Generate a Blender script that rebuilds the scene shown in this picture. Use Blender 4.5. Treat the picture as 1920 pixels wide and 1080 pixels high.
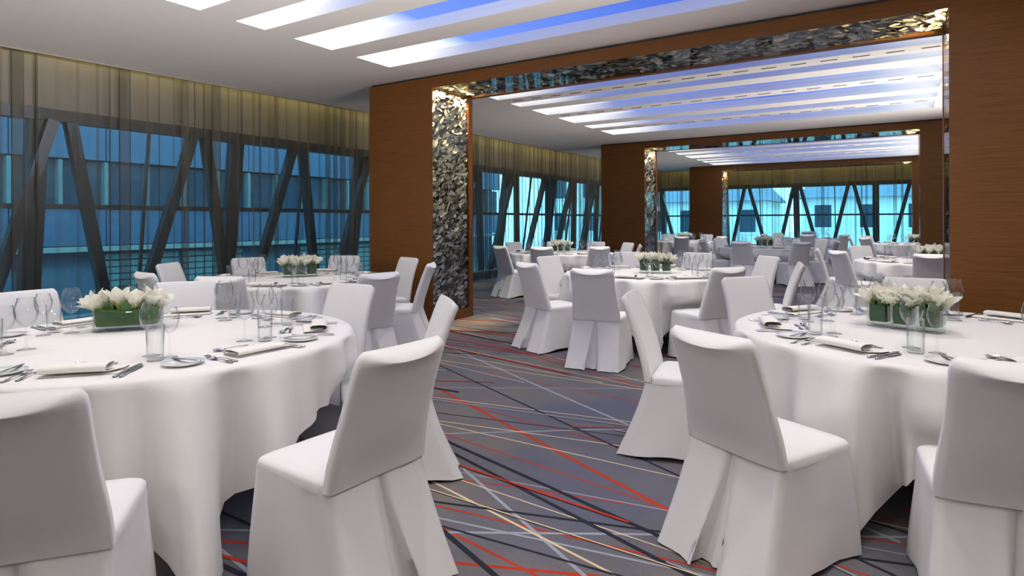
import bpy, math, random
from mathutils import Matrix, Vector
random.seed(7)
PI = math.pi
for o in list(bpy.data.objects):
    bpy.data.objects.remove(o)
SC = bpy.context.scene
COL = SC.collection

# ------------------------------------------------------------------ camera
YAW, ROLL, EYE = 0.5627, -0.0042, 1.35
cam = bpy.data.cameras.new('camera')
cam.sensor_width = 36.0
cam.lens = 1147.7 / 1920 * 36
cam.shift_y = -(540 - 416.2) / 1920
cam.clip_start, cam.clip_end = 0.05, 300
camo = bpy.data.objects.new('camera', cam)
COL.objects.link(camo)
FWD = Vector((-math.sin(YAW), math.cos(YAW), 0))
RGT = Vector((math.cos(YAW), math.sin(YAW), 0))
UPV = Vector((0, 0, 1))
cr = (RGT + UPV * ROLL).normalized()
cu = (UPV - RGT * ROLL).normalized()
M = Matrix((cr, cu, -FWD)).transposed().to_4x4()
M.translation = Vector((0, 0, EYE))
camo.matrix_world = M
SC.camera = camo

# ------------------------------------------------------------------ world and exposure
SC.view_settings.view_transform = 'Standard'
SC.view_settings.look = 'None'
SC.view_settings.gamma = 1.0
SC.view_settings.use_curve_mapping = False
SC.view_settings.exposure = -0.2
w = bpy.data.worlds.new('World')
SC.world = w
w.use_nodes = True
w.node_tree.nodes['Background'].inputs[0].default_value = (0.54, 0.84, 0.96, 1)
w.node_tree.nodes['Background'].inputs[1].default_value = 8.0
SC.cycles.max_bounces = 10
SC.cycles.diffuse_bounces = 5
SC.cycles.glossy_bounces = 4
SC.cycles.transmission_bounces = 6
SC.cycles.transparent_max_bounces = 40
SC.cycles.caustics_reflective = False
SC.cycles.caustics_refractive = False
SC.cycles.sample_clamp_indirect = 4.0
SC.cycles.use_denoising = True

# lighting levels
STRIP = 2.2          # luminous ceiling panels
SPOT = 54.0          # warm ceiling spots, some in the slots, some added outside them as fill
COVE = 40.0          # warm cove light over each stretch of curtain
JAMB = 60.0           # golden strip at the top of the portal jambs
FILL = 245.0          # unseen fill added by the back and right-hand walls to brighten the room
def fill_light(loc, rz, sx, sz, wt):  # added fill lamp, no fitting modelled
    l = bpy.data.lights.new('fill_light', 'AREA')
    l.shape = 'RECTANGLE'
    l.size, l.size_y = sx, sz
    l.energy = wt
    l.spread = math.radians(58)
    l.color = (0.97, 0.985, 0.955)
    o = bpy.data.objects.new('fill_light', l)
    COL.objects.link(o)
    o.location = loc
    o.rotation_euler = (PI / 2 + math.radians(21), 0, rz)
fill_light((-4.5, -2.5, 2.1), 0.0 + PI, 7.5, 0.6, FILL * 2.6)
for y_, k_ in ((1.5, 1.5), (10.6, .5), (18.6, .5)):
    fill_light((3.1, y_, 1.8), PI / 2, 5.0, 0.6, FILL * k_)

# ------------------------------------------------------------------ dimensions
CEIL = 3.29
XL, XO, XR = -6.327, -5.186, 0.363
PORTALS = [6.258, 14.255, 21.99]
THK, OPEN_H = 0.906, 3.12
XEND, XSTART = 0.52, -5.38
XRW, YBACK, YFAR = 3.2, -2.6, 24.3
XWIN = -8.5

# ------------------------------------------------------------------ helpers
def lnk(o, parent=None):
    COL.objects.link(o)
    if parent is not None:
        o.parent = parent
    return o

def mesh(name, V, F, mat=None, smooth=False):
    me = bpy.data.meshes.new(name)
    me.from_pydata([tuple(v) for v in V], [], [tuple(f) for f in F])
    if mat is not None:
        me.materials.append(mat)
    if smooth:
        me.shade_smooth()
    me.update()
    return me

def obj(name, me, parent=None, loc=None, rz=None):
    o = bpy.data.objects.new(name, me)
    lnk(o, parent)
    if loc is not None:
        o.location = loc
    if rz is not None:
        o.rotation_euler = (0, 0, rz)
    return o

def empty(name, loc=(0, 0, 0), rz=0.0):
    o = bpy.data.objects.new(name, None)
    lnk(o)
    o.empty_display_size = 0.1
    o.location = loc
    o.rotation_euler = (0, 0, rz)
    return o

def tag(o, label, cat, group=None):
    o['label'] = label
    o['category'] = cat
    if group:
        o['group'] = group
    return o

def struct(o):
    o['kind'] = 'structure'
    return o

def stuff(o):
    o['kind'] = 'stuff'
    return o

def copy_tree(o, parent=None):
    c = o.copy()
    COL.objects.link(c)
    c.parent = parent
    for k in [k for k in ('label', 'category', 'group') if k in c]:
        del c[k]
    for ch in list(o.children):
        copy_tree(ch, c)
    return c

class MB:
    def __init__(s):
        s.V, s.F = [], []
    def add(s, V, F):
        n = len(s.V)
        s.V += [tuple(v) for v in V]
        s.F += [tuple(i + n for i in f) for f in F]
        return s
    def box(s, a, b):
        (x0, y0, z0), (x1, y1, z1) = a, b
        return s.add([(x0, y0, z0), (x1, y0, z0), (x1, y1, z0), (x0, y1, z0), (x0, y0, z1), (x1, y0, z1), (x1, y1, z1), (x0, y1, z1)],
                     [(3, 2, 1, 0), (4, 5, 6, 7), (0, 1, 5, 4), (1, 2, 6, 5), (2, 3, 7, 6), (3, 0, 4, 7)])
    def bar(s, p, q, wa, wb, ref=(0, 0, 1)):
        p, q = Vector(p), Vector(q)
        d = (q - p).normalized()
        a = d.cross(Vector(ref)).normalized()
        b = d.cross(a).normalized()
        c = [a * wa / 2 + b * wb / 2, -a * wa / 2 + b * wb / 2, -a * wa / 2 - b * wb / 2, a * wa / 2 - b * wb / 2]
        return s.add([p + k for k in c] + [q + k for k in c], [(0, 1, 2, 3), (7, 6, 5, 4), (4, 5, 1, 0), (5, 6, 2, 1), (6, 7, 3, 2), (7, 4, 0, 3)])
    def lathe(s, prof, n=20, cap=False):
        V, F = [], []
        for r, z in prof:
            for k in range(n):
                a = 2 * PI * k / n
                V.append((r * math.cos(a), r * math.sin(a), z))
        for i in range(len(prof) - 1):
            for k in range(n):
                k2 = (k + 1) % n
                F.append((i * n + k, (i + 1) * n + k, (i + 1) * n + k2, i * n + k2))
        if cap:
            F.append(tuple(range(n - 1, -1, -1)))
            m = (len(prof) - 1) * n
            F.append(tuple(m + k for k in range(n)))
        return s.add(V, F)
    def grid(s, f, nu, nv, wrap=False):
        V = [f(i, j) for j in range(nv) for i in range(nu)]
        F = []
        for j in range(nv - 1):
            for i in range(nu if wrap else nu - 1):
                i2 = (i + 1) % nu
                F.append((j * nu + i, j * nu + i2, (j + 1) * nu + i2, (j + 1) * nu + i))
        return s.add(V, F)
    def mesh(s, name, mat=None, smooth=False):
        return mesh(name, s.V, s.F, mat, smooth)

def bevel_obj(o, wdt=0.004, seg=2):
    m = o.modifiers.new('bevel', 'BEVEL')
    m.width = wdt
    m.segments = seg
    m.limit_method = 'ANGLE'
    return o

# ------------------------------------------------------------------ materials
def newmat(name):
    m = bpy.data.materials.new(name)
    m.use_nodes = True
    nt = m.node_tree
    nt.nodes.clear()
    out = nt.nodes.new('ShaderNodeOutputMaterial')
    return m, nt, out

def N(nt, t, **kw):
    n = nt.nodes.new(t)
    for k, v in kw.items():
        if k.startswith('i_'):
            n.inputs[k[2:].replace('_', ' ')].default_value = v
        else:
            setattr(n, k, v)
    return n

def simple(name, col, rough=0.5, metal=0.0, noise=0.0, nscale=30.0, bump=0.0, bscale=200.0, sheen=0.0, spec=0.5, sub=0.0):
    m, nt, out = newmat(name)
    b = N(nt, 'ShaderNodeBsdfPrincipled')
    b.inputs['Base Color'].default_value = (*col, 1)
    b.inputs['Roughness'].default_value = rough
    b.inputs['Metallic'].default_value = metal
    b.inputs['Specular IOR Level'].default_value = spec
    if sheen:
        b.inputs['Sheen Weight'].default_value = sheen
    nt.links.new(b.outputs[0], out.inputs[0])
    tc = N(nt, 'ShaderNodeTexCoord')
    if noise:
        nz = N(nt, 'ShaderNodeTexNoise')
        nz.inputs['Scale'].default_value = nscale
        nt.links.new(tc.outputs['Object'], nz.inputs['Vector'])
        mx = N(nt, 'ShaderNodeMixRGB', blend_type='MIX')
        mx.inputs[1].default_value = (*[c * (1 - noise) for c in col], 1)
        mx.inputs[2].default_value = (*[min(1, c * (1 + noise)) for c in col], 1)
        nt.links.new(nz.outputs[0], mx.inputs[0])
        nt.links.new(mx.outputs[0], b.inputs['Base Color'])
    if bump:
        nz2 = N(nt, 'ShaderNodeTexNoise')
        nz2.inputs['Scale'].default_value = bscale
        nt.links.new(tc.outputs['Object'], nz2.inputs['Vector'])
        bp = N(nt, 'ShaderNodeBump')
        bp.inputs['Strength'].default_value = bump
        bp.inputs['Distance'].default_value = 0.01
        nt.links.new(nz2.outputs[0], bp.inputs['Height'])
        nt.links.new(bp.outputs[0], b.inputs['Normal'])
    return m

def mat_wood():
    m, nt, out = newmat('wood_veneer')
    b = N(nt, 'ShaderNodeBsdfPrincipled')
    b.inputs['Roughness'].default_value = 0.42
    b.inputs['Specular IOR Level'].default_value = 0.25
    tc = N(nt, 'ShaderNodeTexCoord')
    mp = N(nt, 'ShaderNodeMapping')
    mp.inputs['Scale'].default_value = (1.3, 1.3, 95)
    nz = N(nt, 'ShaderNodeTexNoise')
    nz.inputs['Scale'].default_value = 1.6
    nz.inputs['Detail'].default_value = 7
    nz.inputs['Roughness'].default_value = 0.7
    cr_ = N(nt, 'ShaderNodeValToRGB')
    e = cr_.color_ramp.elements
    e[0].position, e[0].color = 0.3, (0.075, 0.026, 0.006, 1)
    e[1].position, e[1].color = 0.72, (0.22, 0.083, 0.016, 1)
    nt.links.new(tc.outputs['Object'], mp.inputs[0])
    nt.links.new(mp.outputs[0], nz.inputs['Vector'])
    nt.links.new(nz.outputs[0], cr_.inputs[0])
    nt.links.new(cr_.outputs[0], b.inputs['Base Color'])
    bp = N(nt, 'ShaderNodeBump')
    bp.inputs['Strength'].default_value = 0.12
    bp.inputs['Distance'].default_value = 0.004
    nt.links.new(nz.outputs[0], bp.inputs['Height'])
    nt.links.new(bp.outputs[0], b.inputs['Normal'])
    nt.links.new(b.outputs[0], out.inputs[0])
    return m

def mat_flake():
    m, nt, out = newmat('mica_flakes')
    b = N(nt, 'ShaderNodeBsdfPrincipled')
    b.inputs['Roughness'].default_value = 0.4
    b.inputs['Metallic'].default_value = 0.25
    g = N(nt, 'ShaderNodeNewGeometry')
    cr_ = N(nt, 'ShaderNodeValToRGB')
    e = cr_.color_ramp.elements
    e[0].position, e[0].color = 0.0, (0.03, 0.028, 0.028, 1)
    e[1].position, e[1].color = 1.0, (0.92, 0.86, 0.76, 1)
    x = cr_.color_ramp.elements.new(0.30)
    x.color = (0.17, 0.16, 0.15, 1)
    x = cr_.color_ramp.elements.new(0.65)
    x.color = (0.52, 0.47, 0.41, 1)
    nt.links.new(g.outputs['Random Per Island'], cr_.inputs[0])
    nt.links.new(cr_.outputs[0], b.inputs['Base Color'])
    nt.links.new(b.outputs[0], out.inputs[0])
    return m

def mat_glass(name, tint, lo, hi, power=3.0, rough=0.0, edge=(0.75, 0.78, 0.8)):
    """Thin glass: clear seen square on, reflective and slightly darker along its edges."""
    m, nt, out = newmat(name)
    lw = N(nt, 'ShaderNodeLayerWeight')
    lw.inputs['Blend'].default_value = 0.5
    pw = N(nt, 'ShaderNodeMath', operation='POWER')
    pw.inputs[1].default_value = power
    nt.links.new(lw.outputs['Facing'], pw.inputs[0])
    mr = N(nt, 'ShaderNodeMapRange')
    mr.inputs['To Min'].default_value = lo
    mr.inputs['To Max'].default_value = hi
    nt.links.new(pw.outputs[0], mr.inputs['Value'])
    mc = N(nt, 'ShaderNodeMixRGB')
    mc.inputs[1].default_value = (*tint, 1)
    mc.inputs[2].default_value = (*edge, 1)
    nt.links.new(pw.outputs[0], mc.inputs[0])
    tr = N(nt, 'ShaderNodeBsdfTransparent')
    nt.links.new(mc.outputs[0], tr.inputs[0])
    gl = N(nt, 'ShaderNodeBsdfGlossy')
    gl.inputs['Roughness'].default_value = rough
    mx = N(nt, 'ShaderNodeMixShader')
    nt.links.new(mr.outputs[0], mx.inputs[0])
    nt.links.new(tr.outputs[0], mx.inputs[1])
    nt.links.new(gl.outputs[0], mx.inputs[2])
    nt.links.new(mx.outputs[0], out.inputs[0])
    return m

def mat_sheer():
    m, nt, out = newmat('sheer_voile')
    tc = N(nt, 'ShaderNodeTexCoord')
    nz = N(nt, 'ShaderNodeTexNoise')
    nz.inputs['Scale'].default_value = 3.0
    nt.links.new(tc.outputs['Object'], nz.inputs['Vector'])
    mr = N(nt, 'ShaderNodeMapRange')
    mr.inputs['To Min'].default_value = 0.22
    mr.inputs['To Max'].default_value = 0.38
    nt.links.new(nz.outputs[0], mr.inputs['Value'])
    lw = N(nt, 'ShaderNodeLayerWeight')         # cloth seen along its surface is denser
    lw.inputs['Blend'].default_value = 0.5
    pw = N(nt, 'ShaderNodeMath', operation='POWER')
    pw.inputs[1].default_value = 1.6
    nt.links.new(lw.outputs['Facing'], pw.inputs[0])
    ml = N(nt, 'ShaderNodeMath', operation='MULTIPLY_ADD', use_clamp=True)
    ml.inputs[1].default_value = 0.75
    nt.links.new(pw.outputs[0], ml.inputs[0])
    nt.links.new(mr.outputs[0], ml.inputs[2])
    mr = ml
    df = N(nt, 'ShaderNodeBsdfDiffuse')
    df.inputs[0].default_value = (0.15, 0.135, 0.112, 1)
    tl = N(nt, 'ShaderNodeBsdfTranslucent')
    tl.inputs[0].default_value = (0.15, 0.14, 0.125, 1)
    mx0 = N(nt, 'ShaderNodeMixShader')
    mx0.inputs[0].default_value = 0.35
    nt.links.new(df.outputs[0], mx0.inputs[1])
    nt.links.new(tl.outputs[0], mx0.inputs[2])
    tr = N(nt, 'ShaderNodeBsdfTransparent')
    mx = N(nt, 'ShaderNodeMixShader')
    nt.links.new(mr.outputs[0], mx.inputs[0])
    nt.links.new(tr.outputs[0], mx.inputs[1])
    nt.links.new(mx0.outputs[0], mx.inputs[2])
    nt.links.new(mx.outputs[0], out.inputs[0])
    return m

def mat_lamp():
    """Colour-mixing light panel: white tubes at both ends, blue ones between."""
    m, nt, out = newmat('light_panel')
    tc = N(nt, 'ShaderNodeTexCoord')
    sx = N(nt, 'ShaderNodeSeparateXYZ')
    nt.links.new(tc.outputs['Generated'], sx.inputs[0])
    cr_ = N(nt, 'ShaderNodeValToRGB')
    e = cr_.color_ramp.elements
    e[0].position, e[0].color = 0.0, (1.0, 1.0, 1.0, 1)
    e[1].position, e[1].color = 1.0, (0.9, 0.95, 1.0, 1)
    for p, c in ((0.09, (1.0, 1.0, 1.0)), (0.22, (0.11, 0.19, 0.55)), (0.62, (0.05, 0.10, 0.42)), (0.86, (0.20, 0.28, 0.56))):
        x = cr_.color_ramp.elements.new(p)
        x.color = (*c, 1)
    nt.links.new(sx.outputs[0], cr_.inputs[0])
    em = N(nt, 'ShaderNodeEmission')
    em.inputs[1].default_value = STRIP
    nt.links.new(cr_.outputs[0], em.inputs[0])
    nt.links.new(em.outputs[0], out.inputs[0])
    return m

def mat_carpet():
    m, nt, out = newmat('carpet_pile')
    tc = N(nt, 'ShaderNodeTexCoord')
    b = N(nt, 'ShaderNodeBsdfPrincipled')
    b.inputs['Roughness'].default_value = 0.95
    b.inputs['Specular IOR Level'].default_value = 0.1
    nz = N(nt, 'ShaderNodeTexNoise')
    nz.inputs['Scale'].default_value = 0.9
    nz.inputs['Detail'].default_value = 3
    nt.links.new(tc.outputs['Object'], nz.inputs['Vector'])
    cr_ = N(nt, 'ShaderNodeValToRGB')
    e = cr_.color_ramp.elements
    e[0].position, e[0].color = 0.38, (0.185, 0.168, 0.168, 1)
    e[1].position, e[1].color = 0.62, (0.11, 0.12, 0.175, 1)
    nt.links.new(nz.outputs[0], cr_.inputs[0])
    n2 = N(nt, 'ShaderNodeTexNoise')
    n2.inputs['Scale'].default_value = 260
    nt.links.new(tc.outputs['Object'], n2.inputs['Vector'])
    mx = N(nt, 'ShaderNodeMixRGB', blend_type='MULTIPLY')
    mx.inputs[0].default_value = 0.6
    nt.links.new(cr_.outputs[0], mx.inputs[1])
    nt.links.new(n2.outputs[0], mx.inputs[2])
    nt.links.new(mx.outputs[0], b.inputs['Base Color'])
    bp = N(nt, 'ShaderNodeBump')
    bp.inputs['Strength'].default_value = 0.4
    bp.inputs['Distance'].default_value = 0.006
    nt.links.new(n2.outputs[0], bp.inputs['Height'])
    nt.links.new(bp.outputs[0], b.inputs['Normal'])
    nt.links.new(b.outputs[0], out.inputs[0])
    return m

MAT = dict(
    ceiling=simple('ceiling_paint', (0.84, 0.765, 0.72), 0.9, noise=0.02, nscale=2),
    recess=simple('recess_paint', (0.88, 0.88, 0.9), 0.8, noise=0.01),
    wood=mat_wood(), flake=mat_flake(), lamp=mat_lamp(), carpet=mat_carpet(), sheer=mat_sheer(),
    black=simple('shadow_gap', (0.01, 0.01, 0.012), 0.6, noise=0.1),
    cloth=simple('table_linen', (0.80, 0.79, 0.78), 0.85, noise=0.02, nscale=400, bump=0.2, bscale=6, sheen=0.15, spec=0.2),
    cover=simple('chair_cover_fabric', (0.76, 0.76, 0.775), 0.8, noise=0.02, nscale=500, bump=0.35, bscale=7, sheen=0.15, spec=0.25),
    napkin=simple('napkin_linen', (0.83, 0.81, 0.77), 0.85, noise=0.02, nscale=300, spec=0.2),
    steel=simple('cutlery_steel', (0.72, 0.72, 0.74), 0.14, metal=1.0, noise=0.02),
    china=simple('white_china', (0.82, 0.83, 0.82), 0.12, noise=0.01),
    frame=simple('window_frame_paint', (0.028, 0.034, 0.045), 0.45, noise=0.1),
    bulk=simple('bulkhead_paint', (0.20, 0.175, 0.16), 0.85, noise=0.05),
    wall=simple('wall_paint', (0.55, 0.50, 0.46), 0.85, noise=0.03),
    leaf=simple('aspidistra_leaf', (0.022, 0.070, 0.012), 0.35, noise=0.45, nscale=14),
    bud=simple('sepal_green', (0.30, 0.36, 0.10), 0.5, noise=0.3, nscale=20),
    table=simple('table_top_board', (0.25, 0.17, 0.10), 0.6, noise=0.1),
    pole=simple('pedestal_steel', (0.25, 0.26, 0.28), 0.35, metal=0.9, noise=0.05),
    glass=mat_glass('drinking_glass', (0.99, 0.995, 0.995), 0.03, 0.95, 3.6, edge=(0.66, 0.68, 0.71)),
    vase=mat_glass('vase_glass', (0.96, 0.985, 0.97), 0.025, 0.6, 5.0, edge=(0.6, 0.68, 0.66)),
    pane=mat_glass('window_glass', (0.50, 0.77, 0.90), 0.05, 0.55, 4.0, edge=(0.3, 0.45, 0.52)),
    cover_glass=mat_glass('panel_cover_glass', (0.9, 0.93, 0.94), 0.03, 0.6, 6.0, edge=(0.6, 0.6, 0.6)),
    red=simple('red_yarn', (0.33, 0.030, 0.014), 0.95, noise=0.25, nscale=150, spec=0.05),
    grey=simple('pale_blue_grey_yarn', (0.24, 0.26, 0.31), 0.95, noise=0.2, nscale=150, spec=0.05),
    cream=simple('cream_yarn', (0.58, 0.46, 0.30), 0.95, noise=0.2, nscale=150, spec=0.05),
    navy=simple('navy_yarn', (0.018, 0.020, 0.030), 0.95, noise=0.2, nscale=150, spec=0.05),
    panel=simple('facade_panel_blue_grey', (0.052, 0.086, 0.130), 0.45, noise=0.08, nscale=1.2),
    ledge=simple('facade_ledge_stone', (0.24, 0.24, 0.20), 0.8, noise=0.1),
    blind=simple('facade_blind', (0.14, 0.17, 0.15), 0.6, noise=0.2, nscale=3),
    dark_glass=simple('facade_window_dark', (0.03, 0.055, 0.075), 0.12, noise=0.3, nscale=2),
    render=simple('pale_house_render', (0.90, 0.90, 0.80), 0.9, noise=0.08, nscale=0.6),
    roof=simple('roof_slate', (0.16, 0.20, 0.24), 0.7, noise=0.15),
    ground=simple('street_paving', (0.32, 0.32, 0.32), 0.9, noise=0.15, nscale=1),
)
def mat_petal():
    m, nt, out = newmat('white_petal')
    tc = N(nt, 'ShaderNodeTexCoord')
    sx = N(nt, 'ShaderNodeSeparateXYZ')
    nt.links.new(tc.outputs['Generated'], sx.inputs[0])
    cr_ = N(nt, 'ShaderNodeValToRGB')
    e = cr_.color_ramp.elements
    e[0].position, e[0].color = 0.0, (0.50, 0.60, 0.22, 1)
    e[1].position, e[1].color = 0.42, (0.90, 0.89, 0.80, 1)
    nt.links.new(sx.outputs[2], cr_.inputs[0])
    d = N(nt, 'ShaderNodeBsdfDiffuse')
    t = N(nt, 'ShaderNodeBsdfTranslucent')
    nt.links.new(cr_.outputs[0], d.inputs[0])
    nt.links.new(cr_.outputs[0], t.inputs[0])
    mx = N(nt, 'ShaderNodeMixShader')
    mx.inputs[0].default_value = 0.3
    nt.links.new(d.outputs[0], mx.inputs[1])
    nt.links.new(t.outputs[0], mx.inputs[2])
    nt.links.new(mx.outputs[0], out.inputs[0])
    return m
MAT['petal'] = mat_petal()

# ------------------------------------------------------------------ floor with woven stripes
fl = struct(obj('floor', MB().box((XWIN - 0.3, YBACK, -0.12), (XRW + 0.1, YFAR + 0.6, 0)).mesh('floor', MAT['carpet'])))
LINES = [('red',-2.03,3.34,-25.5,.024),('red',-1.66,2.94,-9.3,.011),('red',-1.47,2.68,13.1,.010),('red',-1.35,2.33,6.5,.012),('red',-1.29,2.01,22.4,.018),('red',-1.44,2.07,-10.0,.014),('red',-3.21,5.36,-21.9,.020),('red',-2.65,4.47,-5.3,.010),('red',-2.18,3.57,-8.6,.010),('grey',-2.82,4.54,-28.1,.020),('grey',-1.99,3.41,36.0,.015),('grey',-1.58,2.44,-29.7,.018),('grey',-1.31,2.31,30.6,.018),('grey',-1.28,2.26,9.0,.014),('grey',-1.47,2.72,8.2,.009),('grey',-2.47,4.32,30.1,.010),('cream',-2.01,3.36,9.8,.009),('cream',-1.93,3.20,-0.4,.009),('cream',-1.38,2.30,-14.3,.014),('cream',-1.42,2.52,-4.9,.008),('cream',-2.27,3.79,9.0,.009),('cream',-2.78,4.70,0.4,.009),('navy',-2.48,3.94,-26.0,.018),('navy',-1.46,2.59,-18.5,.024),('navy',-1.44,2.43,16.1,.018),('navy',-1.57,2.05,-22.9,.026),('navy',-1.29,2.16,4.0,.014),('navy',-2.09,3.51,10.8,.012)]
rl = random.Random(3)
lines = [(c, x, y, a, wd, 3.2 if c != 'cream' else 3.6) for c, x, y, a, wd in LINES]
for k in range(520):
    c = rl.choice(['red', 'red', 'grey', 'grey', 'cream', 'navy', 'navy'])
    x, y = rl.uniform(-8, 3), rl.uniform(0.2, 23.5)
    if abs(x + 1.9) < 1.2 and 1.6 < y < 5.0:
        continue
    wd = {'red': (.010, .022), 'grey': (.009, .020), 'cream': (.007, .012), 'navy': (.012, .026)}[c]
    lines.append((c, x, y, rl.choice([rl.uniform(-30, 30), rl.uniform(-12, 12)]), rl.uniform(*wd), rl.uniform(0.9, 2.2)))
mbs = {c: MB() for c in ('red', 'grey', 'cream', 'navy')}
for i, (c, x, y, a, wd, hl) in enumerate(lines):
    ca, sa = math.cos(math.radians(a)), math.sin(math.radians(a))
    t0, t1 = -hl, hl
    for p, d, lo, hi in ((x, ca, -8.3, XRW), (y, sa, YBACK, 23.8)):
        if abs(d) > 1e-6:
            q = sorted(((lo - p) / d, (hi - p) / d))
            t0, t1 = max(t0, q[0]), min(t1, q[1])
    z = 0.0006 + 0.000012 * i
    nx, ny = -sa * wd / 2, ca * wd / 2
    A, B = (x + t0 * ca, y + t0 * sa), (x + t1 * ca, y + t1 * sa)
    mbs[c].add([(A[0] - nx, A[1] - ny, z), (B[0] - nx, B[1] - ny, z), (B[0] + nx, B[1] + ny, z), (A[0] + nx, A[1] + ny, z)], [(0, 1, 2, 3)])
for c, nm in (('red', 'red_stripes'), ('grey', 'grey_stripes'), ('cream', 'cream_stripes'), ('navy', 'dark_stripes')):
    stuff(obj(nm, mbs[c].mesh(nm, MAT[c]), fl))

# ------------------------------------------------------------------ ceiling with light slots
# (y0, y1) of every slot; one luminous fitting in each
SLOTS = [(0.25, 0.75), (1.35, 1.75), (2.68, 3.21), (3.56, 3.89), (4.23, 4.75), (5.10, 5.67),
         (7.80, 8.14), (8.49, 8.82), (9.17, 9.77), (10.14, 10.86), (11.26, 11.69), (12.07, 12.80),
         (15.85, 16.15), (16.5, 16.85), (17.25, 17.81), (18.14, 18.96), (19.41, 19.78), (20.03, 20.61), (20.95, 21.7)]
CT = 0.06
def edge_x(y):
    P = [(-3, -8.62), (2.66, -8.24), (7.78, -7.90), (14.0, -7.90), (17.5, -7.74), (24, -7.74)]
    for (y0, x0), (y1, x1) in zip(P, P[1:]):
        if y <= y1:
            return x0 + (x1 - x0) * (y - y0) / (y1 - y0)
    return P[-1][1]
YC0, YC1 = YBACK, 23.35
mb = MB()
ys = [YC0, 2.66, 7.78, 14.0, 17.5, YC1]
for a, b in zip(ys, ys[1:]):
    V = []
    for z in (CEIL, CEIL + CT):
        V += [(edge_x(a), a, z), (XSTART, a, z), (XSTART, b, z), (edge_x(b), b, z)]
    mb.add(V, [(3, 2, 1, 0), (4, 5, 6, 7), (0, 1, 5, 4), (2, 3, 7, 6), (3, 0, 4, 7)])
mb.box((XEND, YC0, CEIL), (XRW + 0.1, YC1, CEIL + CT))
prev = YC0
for y0, y1 in SLOTS + [(YC1, YC1)]:
    mb.box((XSTART, prev, CEIL), (XEND, y0, CEIL + CT))
    prev = y1
ceil = struct(obj('ceiling', mb.mesh('ceiling', MAT['ceiling'])))
REC = 0.13
slot_words = ['over the front of the near room', 'second from the front', 'cut off by the top of the photo',
    'narrow, second of four seen in the near ceiling', 'wide, third of four seen in the near ceiling', 'nearest the first portal, last of the near ceiling']
ordw = ['first', 'second', 'third', 'fourth', 'fifth', 'sixth', 'seventh']
for i, (y0, y1) in enumerate(SLOTS):
    e = empty('ceiling_light', ((XSTART + XEND) / 2, (y0 + y1) / 2, CEIL))
    hx, hy = (XEND - XSTART) / 2, (y1 - y0) / 2
    m_ = MB()
    t = 0.015
    m_.box((-hx - t, -hy - t, CT), (hx + t, -hy, REC)).box((-hx - t, hy, CT), (hx + t, hy + t, REC))
    m_.box((-hx - t, -hy, CT), (-hx, hy, REC)).box((hx, -hy, CT), (hx + t, hy, REC)).box((-hx - t, -hy - t, REC), (hx + t, hy + t, REC + t))
    # plaster reveal down to the ceiling face
    m_.box((-hx - 0.0, -hy, 0.001), (hx, -hy + 0.004, CT)).box((-hx, hy - 0.004, 0.001), (hx, hy, CT))
    m_.box((-hx, -hy, 0.001), (-hx + 0.004, hy, CT)).box((hx - 0.004, -hy, 0.001), (hx, hy, CT))
    obj('recess_box', m_.mesh('recess_box', MAT['recess']), e)
    obj('diffuser', MB().box((-hx + 0.01, -hy + 0.01, REC - 0.02), (hx - 0.01, hy - 0.01, REC - 0.005)).mesh('diffuser', MAT['lamp']), e)
    if i < 6:
        lab = 'recessed white and blue ceiling light strip, ' + slot_words[i]
    elif i < 12:
        lab = 'recessed white and blue light strip, %s past the nearest portal' % ordw[i - 6]
    else:
        lab = 'recessed white and blue light strip, %s past the second portal' % ordw[i - 12]
    tag(e, lab, 'ceiling light', 'light strips in the ceiling')

# dashed slots that hold part of the warm spots
def spot(x, y, z=CEIL - 0.03, wt=SPOT):
    l = bpy.data.lights.new('ceiling_spot', 'SPOT')
    l.energy = wt
    l.color = (1.0, 0.92, 0.79)
    l.spot_size = math.radians(105)
    l.spot_blend = 0.9
    l.shadow_soft_size = 0.05
    o = bpy.data.objects.new('ceiling_spot', l)
    lnk(o)
    o.location = (x, y, z)
    return o
SLOT_LINES = [(0.98, 'front of the near room'), (2.2, 'near room, second row'), (8.31, 'first row past the nearest portal'), (9.95, 'middle of the room past the nearest portal'), (11.98, 'row nearest the second portal'), (16.32, 'first row past the second portal'), (18.0, 'middle row past the second portal'), (20.0, 'last row past the second portal')]
dash = MB().box((-0.09, -0.012, -0.004), (0.09, 0.012, 0)).mesh('slot', MAT['black'])
for y, wd in SLOT_LINES:
    e = empty('ceiling_air_slot', (-2.4, y, CEIL))
    tag(e, 'dashed line of dark slots in ceiling, ' + wd, 'ceiling slot', 'dashed ceiling slots')
    for k in range(17):
        obj('slot', dash, e, (-2.72 + k * 0.34, 0, 0))
for y in (0.98, 2.2):
    for x in (-4.9, -3.3, -1.7, -0.1):
        spot(x, y)
for y in (3.72 - 0.25, 4.95):  # these spots stand clear of the dashed slots
    for x in (-5.6, ):
        spot(x, y, wt=SPOT * 1.0)
for x, y in ((-3.3, 4.92), (-1.7, 4.92), (0.1, 4.92), (0.3, 3.38), (-3.3, 5.95), (-2.4, 5.95), (-1.5, 5.95)):  # extra spots added to brighten the tables
    spot(x, y, wt=SPOT * 1.25)
for y in (8.31, 9.95, 11.98, 16.32, 18.0, 20.0):
    for x in (-4.9, -2.45, 0.0):
        spot(x, y, wt=SPOT * (3.4 if y < 9 else 2.4))

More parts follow.
